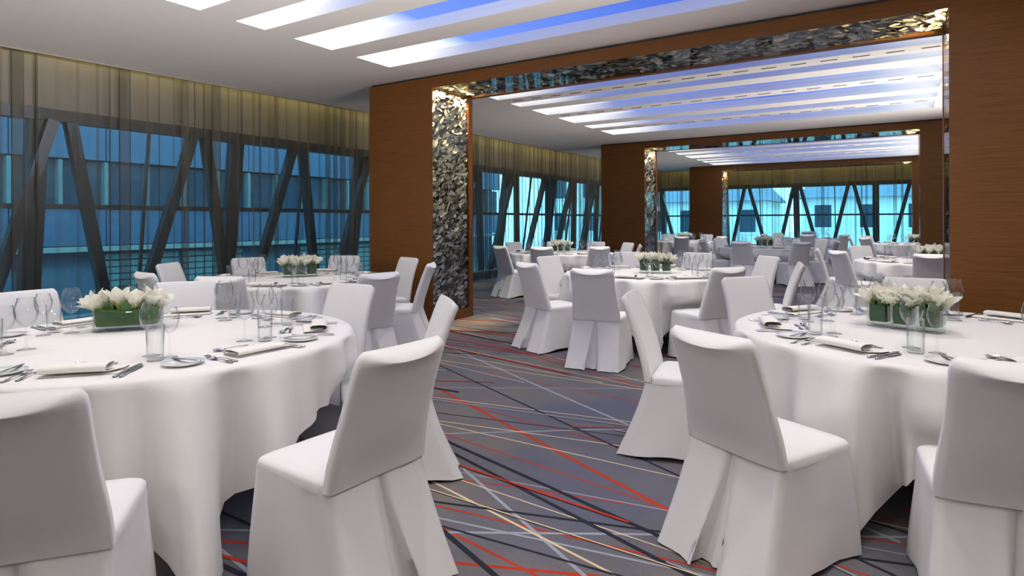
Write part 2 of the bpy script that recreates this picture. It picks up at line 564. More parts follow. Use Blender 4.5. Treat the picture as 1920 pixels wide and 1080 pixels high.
# ------------------------------------------------------------------ walls
struct(obj('wall_back', MB().box((XWIN - 0.3, YBACK - 0.1, 0), (XRW + 0.1, YBACK, 3.7)).mesh('wall_back', MAT['wall'])))
struct(obj('wall_right', MB().box((XRW, YBACK, 0), (XRW + 0.1, YFAR + 0.5, 3.7)).mesh('wall_right', MAT['wall'])))
HEAD = 2.57
wl = MB()
wl.box((XWIN - 0.12, YBACK, HEAD + 0.13), (XWIN + 0.02, YFAR, 3.75))
wl.box((XWIN - 0.60, YBACK, 0), (XWIN + 0.06, YFAR, 0.16))
struct(obj('wall_left', wl.mesh('wall_left', MAT['bulk'])))
wf = MB()
wf.box((XWIN - 0.12, YFAR - 0.02, HEAD + 0.13), (XRW, YFAR + 0.12, 3.75))
wf.box((XWIN - 0.25, YFAR - 0.06, 0), (XRW, YFAR + 0.60, 0.30))
struct(obj('wall_far', wf.mesh('wall_far', MAT['bulk'])))
# top of the curtain slot
sl = MB().box((XWIN - 0.12, YBACK, 3.70), (-7.6, YFAR + 0.1, 3.78)).box((-7.6, 23.2, 3.70), (XRW + 0.1, YFAR + 0.1, 3.78))
ys2 = [YBACK, 2.66, 7.78, 14.0, 17.5, 23.35]
for a, b in zip(ys2, ys2[1:]):
    sl.bar((edge_x(a) + 0.02, a, 3.5), (edge_x(b) + 0.02, b, 3.5), 0.03, 0.45)
sl.bar((-7.76, 23.36, 3.5), (XRW, 23.36, 3.5), 0.03, 0.45)
struct(obj('trim_4', sl.mesh('curtain_slot', MAT['bulk'])))

# windows: each bay is mullion, transom, head, braces and panes
LEAN = 0.14       # the glazing leans: its foot stands further out than its head
def window(n, P, D, wid, b0, sill):
    """P start point, D unit direction along the wall, wid bay width, b0 offset of a brace top apex from P."""
    e = empty('window_%d' % n, P)
    struct(e)
    D = Vector(D)
    nrm = Vector((-D.y, D.x, 0)) if abs(D.y) > .5 else Vector((0, 1, 0))
    def at(s, z, off=0.0):
        v = D * s + nrm * (off + LEAN * (HEAD - min(z, HEAD)))
        return (v.x, v.y, z)
    obj('mullion', MB().bar(at(0, sill), at(0, HEAD + 0.15), 0.20, 0.14, tuple(nrm)).mesh('mullion', MAT['frame']), e)
    obj('glazing_bar', MB().bar(at(wid / 2, sill, 0.03), at(wid / 2, HEAD, 0.03), 0.03, 0.05, tuple(nrm)).mesh('glazing_bar', MAT['frame']), e)
    obj('transom', MB().bar(at(0, 1.56), at(wid, 1.56), 0.05, 0.06).mesh('transom', MAT['frame']), e)
    obj('head_beam', MB().bar(at(0, HEAD + 0.065), at(wid, HEAD + 0.065), 0.16, 0.14).mesh('head_beam', MAT['frame']), e)
    for z0, z1 in ((sill, 1.56), (1.56, HEAD)):
        for s0, s1 in ((0, wid / 2), (wid / 2, wid)):
                pc = [at(s0, z0, 0.05), at(s1, z0, 0.05), at(s1, z1, 0.05), at(s0, z1, 0.05), at(s0, z0, 0.058), at(s1, z0, 0.058), at(s1, z1, 0.058), at(s0, z1, 0.058)]
                obj('pane', MB().add(pc, [(3, 2, 1, 0), (4, 5, 6, 7), (0, 1, 5, 4), (1, 2, 6, 5), (2, 3, 7, 6), (3, 0, 4, 7)]).mesh('pane', MAT['pane']), e)
    for k in range(-2, 4):                     # a pair of braces meets at every apex of the head
        for sg in (-1, 1):
            sa = b0 + k * 1.69 + sg * 0.09
            f_ = lambda z: sa + sg * 0.235 * (HEAD - z)
            zz = [HEAD, sill]
            lo, hi = sorted((f_(HEAD), f_(sill)))
            if hi < 0.05 or lo > wid - 0.05:
                continue
            inv = lambda s_: HEAD - (s_ - sa) * sg / 0.235
            za, zb = HEAD, sill
            if f_(za) < 0 or f_(za) > wid: za = inv(min(max(f_(za), 0), wid))
            if f_(zb) < 0 or f_(zb) > wid: zb = inv(min(max(f_(zb), 0), wid))
            obj('brace', MB().bar(at(f_(za), za, -0.11), at(f_(zb), zb, -0.11), 0.12, 0.12, tuple(nrm)).mesh('brace', MAT['frame']), e)
    return e
nwin = 1
y = 3.10 - 2 * 2.54
while y < 23.5:
    wdt = min(2.54, YFAR - y)
    b0 = (3.29 - y) % 1.69
    window(nwin, (XWIN, y, 0), (0, 1, 0), wdt, b0, 0.16)
    nwin += 1
    y += 2.54
x = -8.11
window(nwin, (XWIN, YFAR, 0), (1, 0, 0), -8.11 - XWIN, 0.3, 0.30)
nwin += 1
while x < XRW - 0.3:
    wdt = min(2.49, XRW - x)
    window(nwin, (x, YFAR, 0), (1, 0, 0), wdt, (-4.80 - x) % 1.74, 0.30)
    nwin += 1
    x += 2.49

# ------------------------------------------------------------------ portals
flk_rng = random.Random(11)
def flake_mesh(name, la, lb, cell, turn):
    """Disjoint tilted chips over a la x lb rectangle in the local XY plane, facing +Z."""
    V, F = [], []
    na, nb = int(la / (cell * 0.8)), int(lb / (cell * 0.5))
    for i in range(na):
        for j in range(nb):
            cx = (i + 0.5 + flk_rng.uniform(-.6, .6)) * la / na
            cy = (j + 0.5 + flk_rng.uniform(-.6, .6)) * lb / nb
            cx = min(max(cx, cell * .5), la - cell * .5)
            cy = min(max(cy, cell * .4), lb - cell * .4)
            a = flk_rng.gauss(turn, 0.34)
            k = flk_rng.choice((4, 5, 5, 6))
            rx, ry = cell * flk_rng.uniform(.5, 1.7), cell * flk_rng.uniform(.22, .6)
            tx, ty = flk_rng.gauss(0, .22), flk_rng.gauss(0, .34)
            z0 = flk_rng.uniform(0.006, 0.045)
            n = len(V)
            off = flk_rng.uniform(0, 6)
            for q in range(k):
                an = off + 2 * PI * (q + flk_rng.uniform(-.25, .25)) / k
                u, v = rx * math.cos(an), ry * math.sin(an)
                xx, yy = cx + u * math.cos(a) - v * math.sin(a), cy + u * math.sin(a) + v * math.cos(a)
                xx, yy = min(max(xx, 0), la), min(max(yy, 0), lb)
                V.append((xx, yy, max(0.001, min(z0 + tx * u + ty * v, 0.062))))
            F.append(tuple(range(n, n + k)))
    return mesh(name, V, F, MAT['flake'])
RIM, BASE = 0.085, 0.13
LB = OPEN_H - BASE
PD = THK - RIM - 0.012
fl_jamb = flake_mesh('flake_panel', LB, PD, 0.06, 1.15)
fl_soff = flake_mesh('flake_panel', XR - XO, PD, 0.06, 0.5)
fl_jamb_s = flake_mesh('flake_panel', LB, PD, 0.09, 1.15)
fl_soff_s = flake_mesh('flake_panel', XR - XO, PD, 0.09, 0.5)
CAV = 0.075
for i, Y in enumerate(PORTALS):
    e = empty('trim_%d' % (i + 1), (0, Y, 0))
    struct(e)
    Z1 = CEIL - 0.03
    # left pier: face leaf, core, rim, base
    def pier(nm, xa, xb, xin, s):
        m_ = MB()
        m_.box((min(xa, xb), 0.012, 0), (max(xa, xb), THK - RIM, Z1))                      # core, short of the opening by CAV
        f0, f1 = sorted((xa, xin))
        m_.box((f0, 0, 0), (f1, 0.012, Z1))
        m_.box((f0, THK - RIM, 0), (f1, THK, Z1))
        c0, c1 = sorted((xb, xin))
        m_.box((c0, 0.012, 0), (c1, THK - RIM, BASE))
        return obj(nm, m_.mesh(nm, MAT['wood']), e)
    pier('left_pier', XL, XO - CAV, XO, 1)
    pier('right_pier', XRW, XR + CAV, XR, -1)
    h = MB()
    h.box((XO, 0, OPEN_H), (XR, 0.012, Z1)).box((XO, THK - RIM, OPEN_H), (XR, THK, Z1))
    h.box((XO - CAV, 0.012, OPEN_H + CAV), (XR + CAV, THK - RIM, Z1))
    obj('header', h.mesh('header', MAT['wood']), e)
    obj('shadow_gap', MB().box((XL + 0.02, 0.03, Z1), (XRW, THK - 0.03, CEIL)).mesh('shadow_gap', MAT['black']), e)
    fj, fs = (fl_jamb, fl_soff) if i == 0 else (fl_jamb_s, fl_soff_s)
    # flakes: local X up, local Y along depth, local Z into the opening
    o = stuff(obj('flake_panel', fj, e))
    o.matrix_local = Matrix(((0, 0, 1, XO - CAV), (0, 1, 0, 0.012), (1, 0, 0, BASE), (0, 0, 0, 1)))
    o = stuff(obj('flake_panel', fj, e))
    o.matrix_local = Matrix(((0, 0, -1, XR + CAV), (0, 1, 0, 0.012), (1, 0, 0, BASE), (0, 0, 0, 1)))
    o = stuff(obj('flake_panel', fs, e))
    o.matrix_local = Matrix(((1, 0, 0, XO), (0, 1, 0, 0.012), (0, 0, -1, OPEN_H + CAV), (0, 0, 0, 1)))
    for xa in (XO - 0.008, XR + 0.004):
        obj('cover_glass', MB().box((xa, 0.014, BASE), (xa + 0.004, THK - RIM - 0.002, OPEN_H)).mesh('cover_glass', MAT['cover_glass']), e)
    obj('cover_glass', MB().box((XO, 0.014, OPEN_H + 0.004), (XR, THK - RIM - 0.002, OPEN_H + 0.008)).mesh('cover_glass', MAT['cover_glass']), e)
    for s, xa in ((1, XO - 0.028), (-1, XR + 0.028)):
        for dirn in (0, 1):
            l = bpy.data.lights.new('jamb_light', 'AREA')
            l.shape = 'RECTANGLE'
            l.size, l.size_y = 0.03, 0.75
            l.energy = JAMB * (1.0 if dirn == 0 else 0.55)
            l.spread = math.radians(44)
            l.color = (1.0, 0.74, 0.32)
            lo = bpy.data.objects.new('jamb_light', l)
            lnk(lo, e)
            if dirn == 0:     # down the jamb
                lo.location = (xa + s * 0.01, 0.012 + PD / 2, OPEN_H + 0.03)
                lo.rotation_euler = (0, math.radians(5) * s, 0)
            else:             # along the soffit
                lo.location = (xa, 0.012 + PD / 2, OPEN_H + 0.02)
                lo.rotation_euler = (0, math.radians(-90) * s, 0)

# ------------------------------------------------------------------ cove light above the curtains
def cove(p, q, wt):
    l = bpy.data.lights.new('cove_light', 'AREA')
    l.shape = 'RECTANGLE'
    p, q = Vector(p), Vector(q)
    l.size, l.size_y = (q - p).length, 0.06
    l.energy = wt
    l.color = (1.0, 0.86, 0.28)
    o = bpy.data.objects.new('cove_light', l)
    lnk(o)
    o.location = (p + q) / 2
    d = q - p
    o.rotation_euler = (0, 0, math.atan2(d.y, d.x))
for a, b in zip(ys2, ys2[1:]):
    L_ = b - a
    cove((edge_x(a) - 0.07, a + .05, 3.66), (edge_x(b) - 0.07, b - .05, 3.66), COVE * L_ / 5)
cove((-7.7, 23.46, 3.66), (XRW - .1, 23.46, 3.66), COVE * 2.6)

# ------------------------------------------------------------------ sheer curtains
def curtain(p, q, label, seed, z0=0.02, z1=3.55):
    r = random.Random(seed)
    p, q = Vector((*p, 0)), Vector((*q, 0))
    d = q - p
    L_ = d.length
    d.normalize()
    nr = Vector((-d.y, d.x, 0))
    V, F = [], []
    s = 0.0
    rows = [z0, (z0 + z1) * .5, z1]
    pts = []
    while s < L_:
        lam = r.uniform(0.09, 0.25)
        am, ov = r.uniform(0.02, 0.05), r.choice((0.01, 0.03, 0.05, 0.08, 0.11)) * lam / 0.22
        for k in range(10):
            t = k / 10
            pts.append((s + lam * t + ov * math.sin(2 * PI * t), am * math.cos(2 * PI * t) * 1.0 - am))
        s += lam
    pts = [(min(max(a, 0), L_), b) for a, b in pts]
    n = len(pts)
    for zi, z in enumerate(rows):
        for a, b in pts:
            k = 0.75 if zi == 0 else 1.0
            v = p + d * a + nr * (b * k + 0.04)
            V.append((v.x - p.x, v.y - p.y, z))
    for j in range(len(rows) - 1):
        for i in range(n - 1):
            F.append((j * n + i, j * n + i + 1, (j + 1) * n + i + 1, (j + 1) * n + i))
    o = obj('sheer_curtain', mesh('sheer_curtain', V, F, MAT['sheer'], True), None, (p.x, p.y, 0))
    tag(o, label, 'curtain', 'sheer curtains along the windows')
    return o
def cx_(y):
    return edge_x(y) - 0.17
CUR = [(-2.4, 0.6, 'grey sheer curtain on the window wall, nearest the camera'),
       (0.61, 3.06, 'grey sheer curtain at the left edge of the near window wall'),
       (3.08, 5.54, 'grey sheer curtain behind the front left table, between two dark mullions'),
       (5.55, 8.3, 'grey sheer curtain ending behind the first brown pier'),
       (8.33, 10.9, 'grey sheer curtain hidden mostly by the first pier'),
       (10.93, 13.3, 'grey sheer curtain seen just right of the flaked jamb'),
       (13.33, 16.2, 'grey sheer curtain ending at the second brown pier'),
       (16.23, 19.9, 'grey sheer curtain on window wall behind the second pier'),
       (19.93, 23.4, 'grey sheer curtain in the far left corner of the window wall')]
for i, (a, b, lab) in enumerate(CUR):
    curtain((cx_(a), a), (cx_(b), b), lab, 20 + i)
FCUR = [(-7.95, -5.5, 'grey sheer curtain on far window, seen between second and third piers'), (-5.47, -3.15, 'grey sheer curtain on far window, leftmost panel within third portal'),
        (-3.12, -0.7, 'grey sheer curtain on far window, middle panel within third portal'), (-0.67, 1.3, 'grey sheer curtain on far window, right panel within third portal'), (1.33, 3.1, 'grey sheer curtain at the right end of the far window')]
for i, (a, b, lab) in enumerate(FCUR):
    curtain((a, 23.62), (b, 23.62), lab, 40 + i)

# ------------------------------------------------------------------ buildings outside
def facade(loc, label):
    e = empty('office_building', loc)
    tag(e, label, 'building')
    L0, L1 = -8.0, 24.0
    obj('wall_core', MB().box((-6, L0, -6), (-0.25, L1, 8.5)).mesh('wall_core', MAT['dark_glass']), e)
    wpan = 1.9
    k = 0
    yy = L0
    panel_me = MB().box((-0.2, 0.012, 0), (0, wpan - 0.012, 0.86)).mesh('panel', MAT['panel'])
    panel_hi = MB().box((-0.2, 0.012, 0), (0, wpan - 0.012, 1.25)).mesh('panel', MAT['panel'])
    glass_me = MB().box((-0.24, 0.03, 0), (-0.16, wpan / 2 - 0.02, 1.02)).mesh('window', MAT['dark_glass'])
    fin_me = MB().box((-0.2, -0.04, 0), (0.02, 0.04, 1.05)).mesh('fin', MAT['blind'])
    blind_me = MB()
    for q in range(13):
        blind_me.box((-0.21, 0.06, -1.5 + q * 0.165), (-0.19, wpan - 0.06, -1.5 + q * 0.165 + 0.13))
    blind_me = blind_me.mesh('blind', MAT['blind'])
    while yy < L1 - 0.1:
        obj('panel', panel_me, e, (0, yy, 0.84))
        obj('panel', panel_hi, e, (0, yy, 2.85))
        obj('panel', panel_hi, e, (0, yy, 4.13))
        for h_ in (0, wpan / 2):
            obj('window', glass_me, e, (0, yy + h_, 1.78))
            obj('fin', fin_me, e, (0, yy + h_, 1.76))
        if k % 3 != 1:
            obj('blind', blind_me, e, (0, yy, 0.0))
        yy += wpan
        k += 1
    obj('ledge', MB().box((-0.22, L0, 0.70), (0.06, L1, 0.82)).mesh('ledge', MAT['ledge']), e)
    obj('ledge', MB().box((-0.22, L0, 1.70), (0.04, L1, 1.76)).mesh('ledge', MAT['ledge']), e)
    return e
facade((-16.0, 0, 0), 'blue-grey panelled office block across the street, seen through left windows')

def house(loc, sx, sy, sz, rows, cols, label, roof=1.6, rz=0.0):
    e = empty('town_house', loc, rz)
    tag(e, label, 'building', 'pale houses beyond the far windows')
    z0 = -7.0
    obj('wall', MB().box((-sx / 2, 0, z0), (sx / 2, sy, sz)).mesh('wall', MAT['render']), e)
    r_ = MB().add([(-sx / 2 - .4, -.5, sz), (sx / 2 + .4, -.5, sz), (sx / 2 + .4, sy + .4, sz), (-sx / 2 - .4, sy + .4, sz), (-sx / 2 + .6, sy / 2, sz + roof), (sx / 2 - .6, sy / 2, sz + roof)],
                  [(3, 2, 1, 0), (0, 1, 5, 4), (2, 3, 4, 5), (1, 2, 5), (3, 0, 4)])
    obj('roof', r_.mesh('roof', MAT['roof']), e)
    obj('chimney', MB().box((sx * .2, sy * .4, sz), (sx * .2 + .7, sy * .4 + .7, sz + roof + .7)).mesh('chimney', MAT['render']), e)
    wm = MB().box((-0.5, -0.05, 0), (0.5, 0.05, 1.5)).mesh('window', MAT['dark_glass'])
    sm = MB().box((-0.6, -0.12, -0.12), (0.6, 0.02, 0)).mesh('window_sill', MAT['render'])
    for zz in rows:
        for c in range(cols):
            xx = -sx / 2 + (c + .5) * sx / cols
            wv = obj('window', wm, e, (xx, 0, zz))
            obj('window_sill', sm, wv)
    return e
house((-11.5, 43, 0), 8, 7, 2.7, (-2.2, 0.6), 4, 'pale house with slate roof, left through the far window')
house((-1.6, 46, 0), 8, 7, 2.9, (-2.0, 0.9), 3, 'pale house with slate roof, middle of the far window')
house((8.2, 47, 0), 7.5, 7, 5.5, (-2.0, 1.0, 3.6), 3, 'taller pale house, right through the far window')
house((-21.5, 46, 0), 8, 8, 6.0, (-2.0, 0.6, 3.3), 3, 'pale house seen through gap left of the third pier')
struct(obj('ground', MB().box((-90, -60, -7.6), (90, 140, -7.0)).mesh('ground', MAT['ground'])))

# ------------------------------------------------------------------ chair
def sst(t):
    t = min(max(t, 0), 1)
    return t * t * (3 - 2 * t)
def back_y(z):
    t = max(0.0, (z - 0.42) / 0.50)
    return -0.205 - 0.15 * t ** 1.45
def chair_meshes(seed):
    r = random.Random(seed)
    # back cover: closed loop per height, then a rolled top whose front edge stands above the rear edge
    nu = 15
    zs = [0.436, 0.440, 0.47, 0.53, 0.60, 0.68, 0.76, 0.83, 0.87, 0.893, 0.906, 0.913]
    TOP = 0.915
    V, F = [], []
    for iz, z in enumerate(zs):
        t = (z - 0.42) / 0.5
        hw = 0.226 - 0.024 * sst(t * 1.6 - 0.1)
        R = 0.035
        if z > TOP - R:
            q = (z - (TOP - R)) / R
            hw -= R * (1 - math.sqrt(max(0, 1 - q * q))) * 0.9
        yb = back_y(z)
        cap = max(0.0, (z - 0.865) / 0.05)
        for i in range(nu):
            u = -1 + 2 * i / (nu - 1)
            uu = math.copysign(abs(u) ** 0.85, u)
            b = 0.036 * (1 - u * u) ** 0.8 * (0.25 + 0.75 * sst(t * 2.5))
            y = yb - b + 0.012 * cap ** 3
            zz = z - 0.043 * cap * (1 - u * u)
            V.append((uu * hw, y + 0.004 * math.sin(3 * u + seed) * (1 - t), zz))
        for i in range(nu):
            u = 1 - 2 * i / (nu - 1)
            uu = math.copysign(abs(u) ** 0.85, u)
            y = yb + 0.034 - 0.012 * (1 - u * u) - 0.010 * cap * cap
            V.append((uu * hw, y, z + 0.012 * cap))
    n = 2 * nu
    for j in range(len(zs) - 1):
        for i in range(n):
            i2 = (i + 1) % n
            F.append((j * n + i, j * n + i2, (j + 1) * n + i2, (j + 1) * n + i))
    m = (len(zs) - 1) * n
    for i in range(nu - 1):                     # cap strip between rear and front lips
        F.append((m + i, m + i + 1, m + n - 2 - i, m + n - 1 - i))
    back = mesh('back_cover', V, F, MAT['cover'], True)
    # seat cushion top
    sm = MB()
    ns = 40
    def per(k, ins, yr0=-0.215):
        a = 2 * PI * k / ns
        ex = 0.20
        c, s = math.cos(a), math.sin(a)
        x = math.copysign(abs(c) ** ex, c) * (0.224 - ins)
        y = math.copysign(abs(s) ** ex, s)
        y = y * (0.215 - ins) + 0.035
        return x, y
    rows = [(0.0, 0.425), (0.0, 0.452), (0.006, 0.466), (0.020, 0.474), (0.07, 0.480), (0.20, 0.482)]
    for ins, z in rows:
        sm.V += [(*per(k, ins), z - (0.004 if ins else 0)) for k in range(ns)]
    for j in range(len(rows) - 1):
        for k in range(ns):
            k2 = (k + 1) % ns
            sm.F.append((j * ns + k, j * ns + k2, (j + 1) * ns + k2, (j + 1) * ns + k))
    sm.F.append(tuple((len(rows) - 1) * ns + k for k in range(ns)))
    seat = sm.mesh('seat_cover', MAT['cover'], True)
    # skirt: from the seat edge to the carpet, flared behind, with an inverted pleat in the middle of the back
    nt_ = 13
    amp = [r.uniform(-1, 1) for _ in range(8)]
    path = []
    # rear edge from left (-1) to right, with pleat vertices tagged
    for f_ in (-1, -.86, -.7, -.52, -.36, -.22):
        path.append(('r', f_, 0))
    path += [('p', -1, 0), ('p', -0.97, 1), ('p', -0.4, 1), ('p', 0.0, 0.8), ('p', 0.4, 1), ('p', 0.97, 1), ('p', 1, 0)]
    for f_ in (.22, .36, .52, .7, .86):
        path.append(('r', f_, 0))
    for k in range(10):
        path.append(('e', -1 + 2 * k / 10, 1))        # right side, rear to front
    for k in range(10):
        path.append(('f', 1 - 2 * k / 10, 0))         # front, right to left
    for k in range(10):
        path.append(('e', 1 - 2 * k / 10, -1))        # left side, front to rear
    V, F = [], []
    for j in range(nt_):
        t = j / (nt_ - 1)
        z = 0.440 - 0.430 * t
        hwr = 0.220 + 0.034 * t ** 1.2
        hwf = 0.226 + 0.018 * t
        yr = -0.204 - 0.165 * t ** 1.25
        yf = 0.252 + 0.012 * t
        for kind, a, bq in path:
            if kind == 'r':
                x, y = a * hwr, yr - 0.012 * t * math.cos(a * 4.0) - 0.006 * t * math.sin(a * 9 + seed)
            elif kind == 'p':
                hwp = 0.003 + 0.068 * t
                x = a * hwp
                y = yr - 0.012 * t + bq * (0.006 + 0.075 * t)
            elif kind == 'e':
                u = (a + 1) / 2
                y = yr + (yf - yr) * u
                wdt = hwr + (hwf - hwr) * u
                fold = 0.020 * t * math.sin(u * 5.2 + 0.7 + amp[2]) * (1 - u * .5) - 0.028 * t * (1 - t) * 2.2 * math.exp(-((u - .22 - .1 * t) / .16) ** 2)
                x = bq * (wdt + fold + 0.006 * t * math.sin(u * 15 + bq * 2 + seed))
            else:
                x, y = a * hwf, yf + 0.006 * t * math.sin(a * 6 + seed)
            dz = 0.0
            if kind == 'e':
                dz = 0.022 * t * math.sin(PI * min(1, (a + 1) / 2)) ** 2
            k_ = (1 - t) ** 2                       # at the top the skirt follows the rounded corners of the seat
            yc, hy_ = 0.035, 0.217
            if y > 0:
                nrm_ = (abs(x / 0.227) ** 10 + abs((y - yc) / hy_) ** 10) ** 0.1
                if nrm_ > 1:
                    x, y = x + (x / nrm_ - x) * k_, y + (yc + (y - yc) / nrm_ - y) * k_
            V.append((x, y, z + dz))
    n = len(path)
    for j in range(nt_ - 1):
        for i in range(n):
            i2 = (i + 1) % n
            F.append((j * n + i2, j * n + i, (j + 1) * n + i, (j + 1) * n + i2))
    skirt = mesh('skirt', V, F, MAT['cover'], True)
    return back, seat, skirt
CH = [chair_meshes(s) for s in (1, 2, 3)]
CHAIR_OFF = 0.335       # rear top edge lies this far behind the chair's origin
chairs_at = {}
def chair(tn, P, face, label, k):
    """P: rear top middle; face: heading in degrees."""
    a = math.radians(face)
    d = Vector((math.cos(a), math.sin(a)))
    o = Vector(P) + d * CHAIR_OFF
    e = empty('dining_chair', (o.x, o.y, 0), a - PI / 2)
    tag(e, label, 'chair', 'white covered chairs')
    b, s, sk = CH[k % 3]
    obj('back_cover', b, e)
    obj('seat_cover', s, e)
    obj('skirt', sk, e)
    chairs_at.setdefault(tn, []).append((o, d))
    return e

RT, ZT = 0.985, 0.75
TABLES = {
 'T1': ((-3.30, 1.72), 'front left table'), 'T2': ((-5.42, 4.30), 'rear left table'), 'T3': ((0.17, 3.93), 'front right table'),
 'T4': ((-2.42, 6.85), 'table framed by first portal'), 'T5': ((-5.52, 10.52), 'window table beyond first portal'), 'T6': ((0.43, 10.74), 'right table beyond first portal'),
 'T7': ((-2.58, 14.9), 'table framed by second portal'), 'T8': ((0.40, 18.7), 'right table beyond second portal'), 'T9': ((-5.50, 18.5), 'window table beyond second portal'), 'T10': ((-2.50, 22.3), 'table framed by third portal')}
D2 = 'white covered dining chair, '
# table, rear top point (or polar: angle, radius), label, heading tweak
CHAIRS = [
 ('T1', (-1.92, .60), 'nearest chair at lower left, back to camera, front left table', 0),
 ('T1', (-1.47, 1.62), 'large in the foreground left of the aisle, its back to us', 0),
 ('T1', (-2.14, 2.72), 'seen edge-on behind the big left aisle chair, facing left', 8),
 ('T1', (-3.22, 3.02), 'front facing us, far right of front left table', 6),
 ('T1', (-4.42, 2.52), 'front facing us behind the long flower vase', 0),
 ('T1', (-4.72, 1.62), 'leftmost one, front facing us at the left picture edge', 0),
 ('T2', 300, 'rear left table, low back beside the two tall glasses', 0, 1.62),
 ('T2', 264, 'rear left table, mostly hidden behind the long flower vase', 0, 1.5),
 ('T2', 210, 'rear left table, tilted back against the window at left', 0, 1.42),
 ('T2', 166, 'far side of rear left table, left of its flowers', 0, 1.4),
 ('T2', 117, 'far side of rear left table, right of its flowers', 0, 1.4),
 ('T2', (-5.02, 5.62), 'front facing us before the first brown pier', 0),
 ('T2', (-4.17, 5.01), 'side-on beside the flaked jamb, facing left', 0),
 ('T2', (-3.72, 3.80), 'back to us with a pleat, right of rear left table', 4),
 ('T3', (-.62, 2.40), 'large in the foreground, whole back and pleat shown, front right table', 0),
 ('T3', (.335, 2.36), 'cut off by the right edge of the photo, back to us', 0),
 ('T3', (-1.39, 3.56), 'side-on at aisle, left of front right table, facing right', -4),
 ('T3', (-1.0, 4.90), 'front facing us, far left of front right table', 0),
 ('T3', (0.10, 5.42), 'front facing us behind the flowers of front right table', 0),
 ('T4', (-2.35, 5.07), 'back to us with pleat, in front of the first portal table', 6),
 ('T4', (-3.31, 5.52), 'back seen obliquely, near left of the first portal table', 8),
 ('T4', (-3.70, 6.70), 'front facing right, left of the first portal table', -20),
 ('T4', (-1.32, 5.86), 'back to us in grey shade, right of the first portal table', 8),
 ('T4', (-1.32, 7.93), 'front facing us, far right of the first portal table', 0),
 ('T4', (-0.84, 6.86), 'curved back seen from the side above the front right glasses', 12),
 ('T4', 85, 'front facing us behind the first portal table glasses', 0, 1.5),
 ('T4', 122, 'front facing us, far left of first portal table flowers', 0, 1.5),
 ('T5', 250, 'leftmost one by the window table, facing right, whole skirt shown', 0, 1.48),
 ('T5', 160, 'front facing us, left by window beyond first portal', 0, 1.5),
 ('T5', 285, 'cream lit back, near left of window table beyond first portal', 0, 1.5),
 ('T5', 324, 'back to us, near right of window table beyond first portal', 0, 1.5),
 ('T5', 122, 'far side of window table, left of its flowers', 0, 1.45),
 ('T5', 86, 'far side of window table, right of its flowers', 0, 1.45),
 ('T5', 52, 'front facing us before the second brown pier', 0, 1.5),
 ('T5', 20, 'side back against the second brown pier, facing left', 0, 1.5),
 ('T6', 218, 'back to us, near left of right table beyond first portal', 0, 1.48),
 ('T6', 186, 'side-on facing right, left of right table beyond first portal', 0, 1.5),
 ('T6', 131, 'front facing us, far left of right table beyond first portal', 0, 1.5),
 ('T6', 267, 'back to us beside the right jamb of the first portal', 0, 1.40),
 ('T6', 88, 'far side of right table, behind its flowers', 0, 1.5),
 ('T7', 262, 'small, back to us, middle front of second portal table', 0, 1.5),
 ('T7', 308, 'small, back to us, near right of second portal table', 0, 1.5),
 ('T7', 146, 'small, far left side of second portal table', 0, 1.45),
 ('T7', 92, 'small, far side of second portal table, right of its flowers', 0, 1.45),
 ('T7', 216, 'small, back to us, left end of second portal table', 0, 1.45),
 ('T7', 42, 'small, far right of second portal table', 0, 1.5),
 ('T7', 352, 'small, edge-on at the right end of second portal table', 0, 1.5),
 ('T9', 284, 'tiny, dark back to us before the distant window table', 0, 1.5),
 ('T9', 126, 'tiny, far left of the distant window table', 0, 1.5),
 ('T9', 78, 'tiny, far right of the distant window table', 0, 1.5),
 ('T9', 330, 'tiny, back to us, right of the distant window table', 0, 1.5),
 ('T8', 186, 'tiny, side-on, left of distant right table', 0, 1.5),
 ('T8', 222, 'tiny, back to us in blue shade, left of distant right table', 0, 1.5),
 ('T8', 140, 'tiny, front facing us, far left of distant right table', 0, 1.5),
 ('T10', 275, 'tiny, back to us before the third portal table', 0, 1.5),
 ('T10', 318, 'tiny, back to us, near right of third portal table', 0, 1.5),
 ('T10', 140, 'tiny, far left of the third portal table by the curtain', 0, 1.4),
 ('T10', 215, 'tiny, left of the third portal table', 0, 1.5),
]
seats = {}
for k, c in enumerate(CHAIRS):
    tn, P, lab, tw = c[:4]
    cx0, cy0 = TABLES[tn][0]
    if not isinstance(P, tuple):
        a = math.radians(P)
        P = (cx0 + c[4] * math.cos(a), cy0 + c[4] * math.sin(a))
    ang = math.atan2(P[1] - cy0, P[0] - cx0)
    chair(tn, P, math.degrees(ang) + 180 + tw, D2 + lab, k)
    seats.setdefault(tn, []).append(math.degrees(ang) % 360)

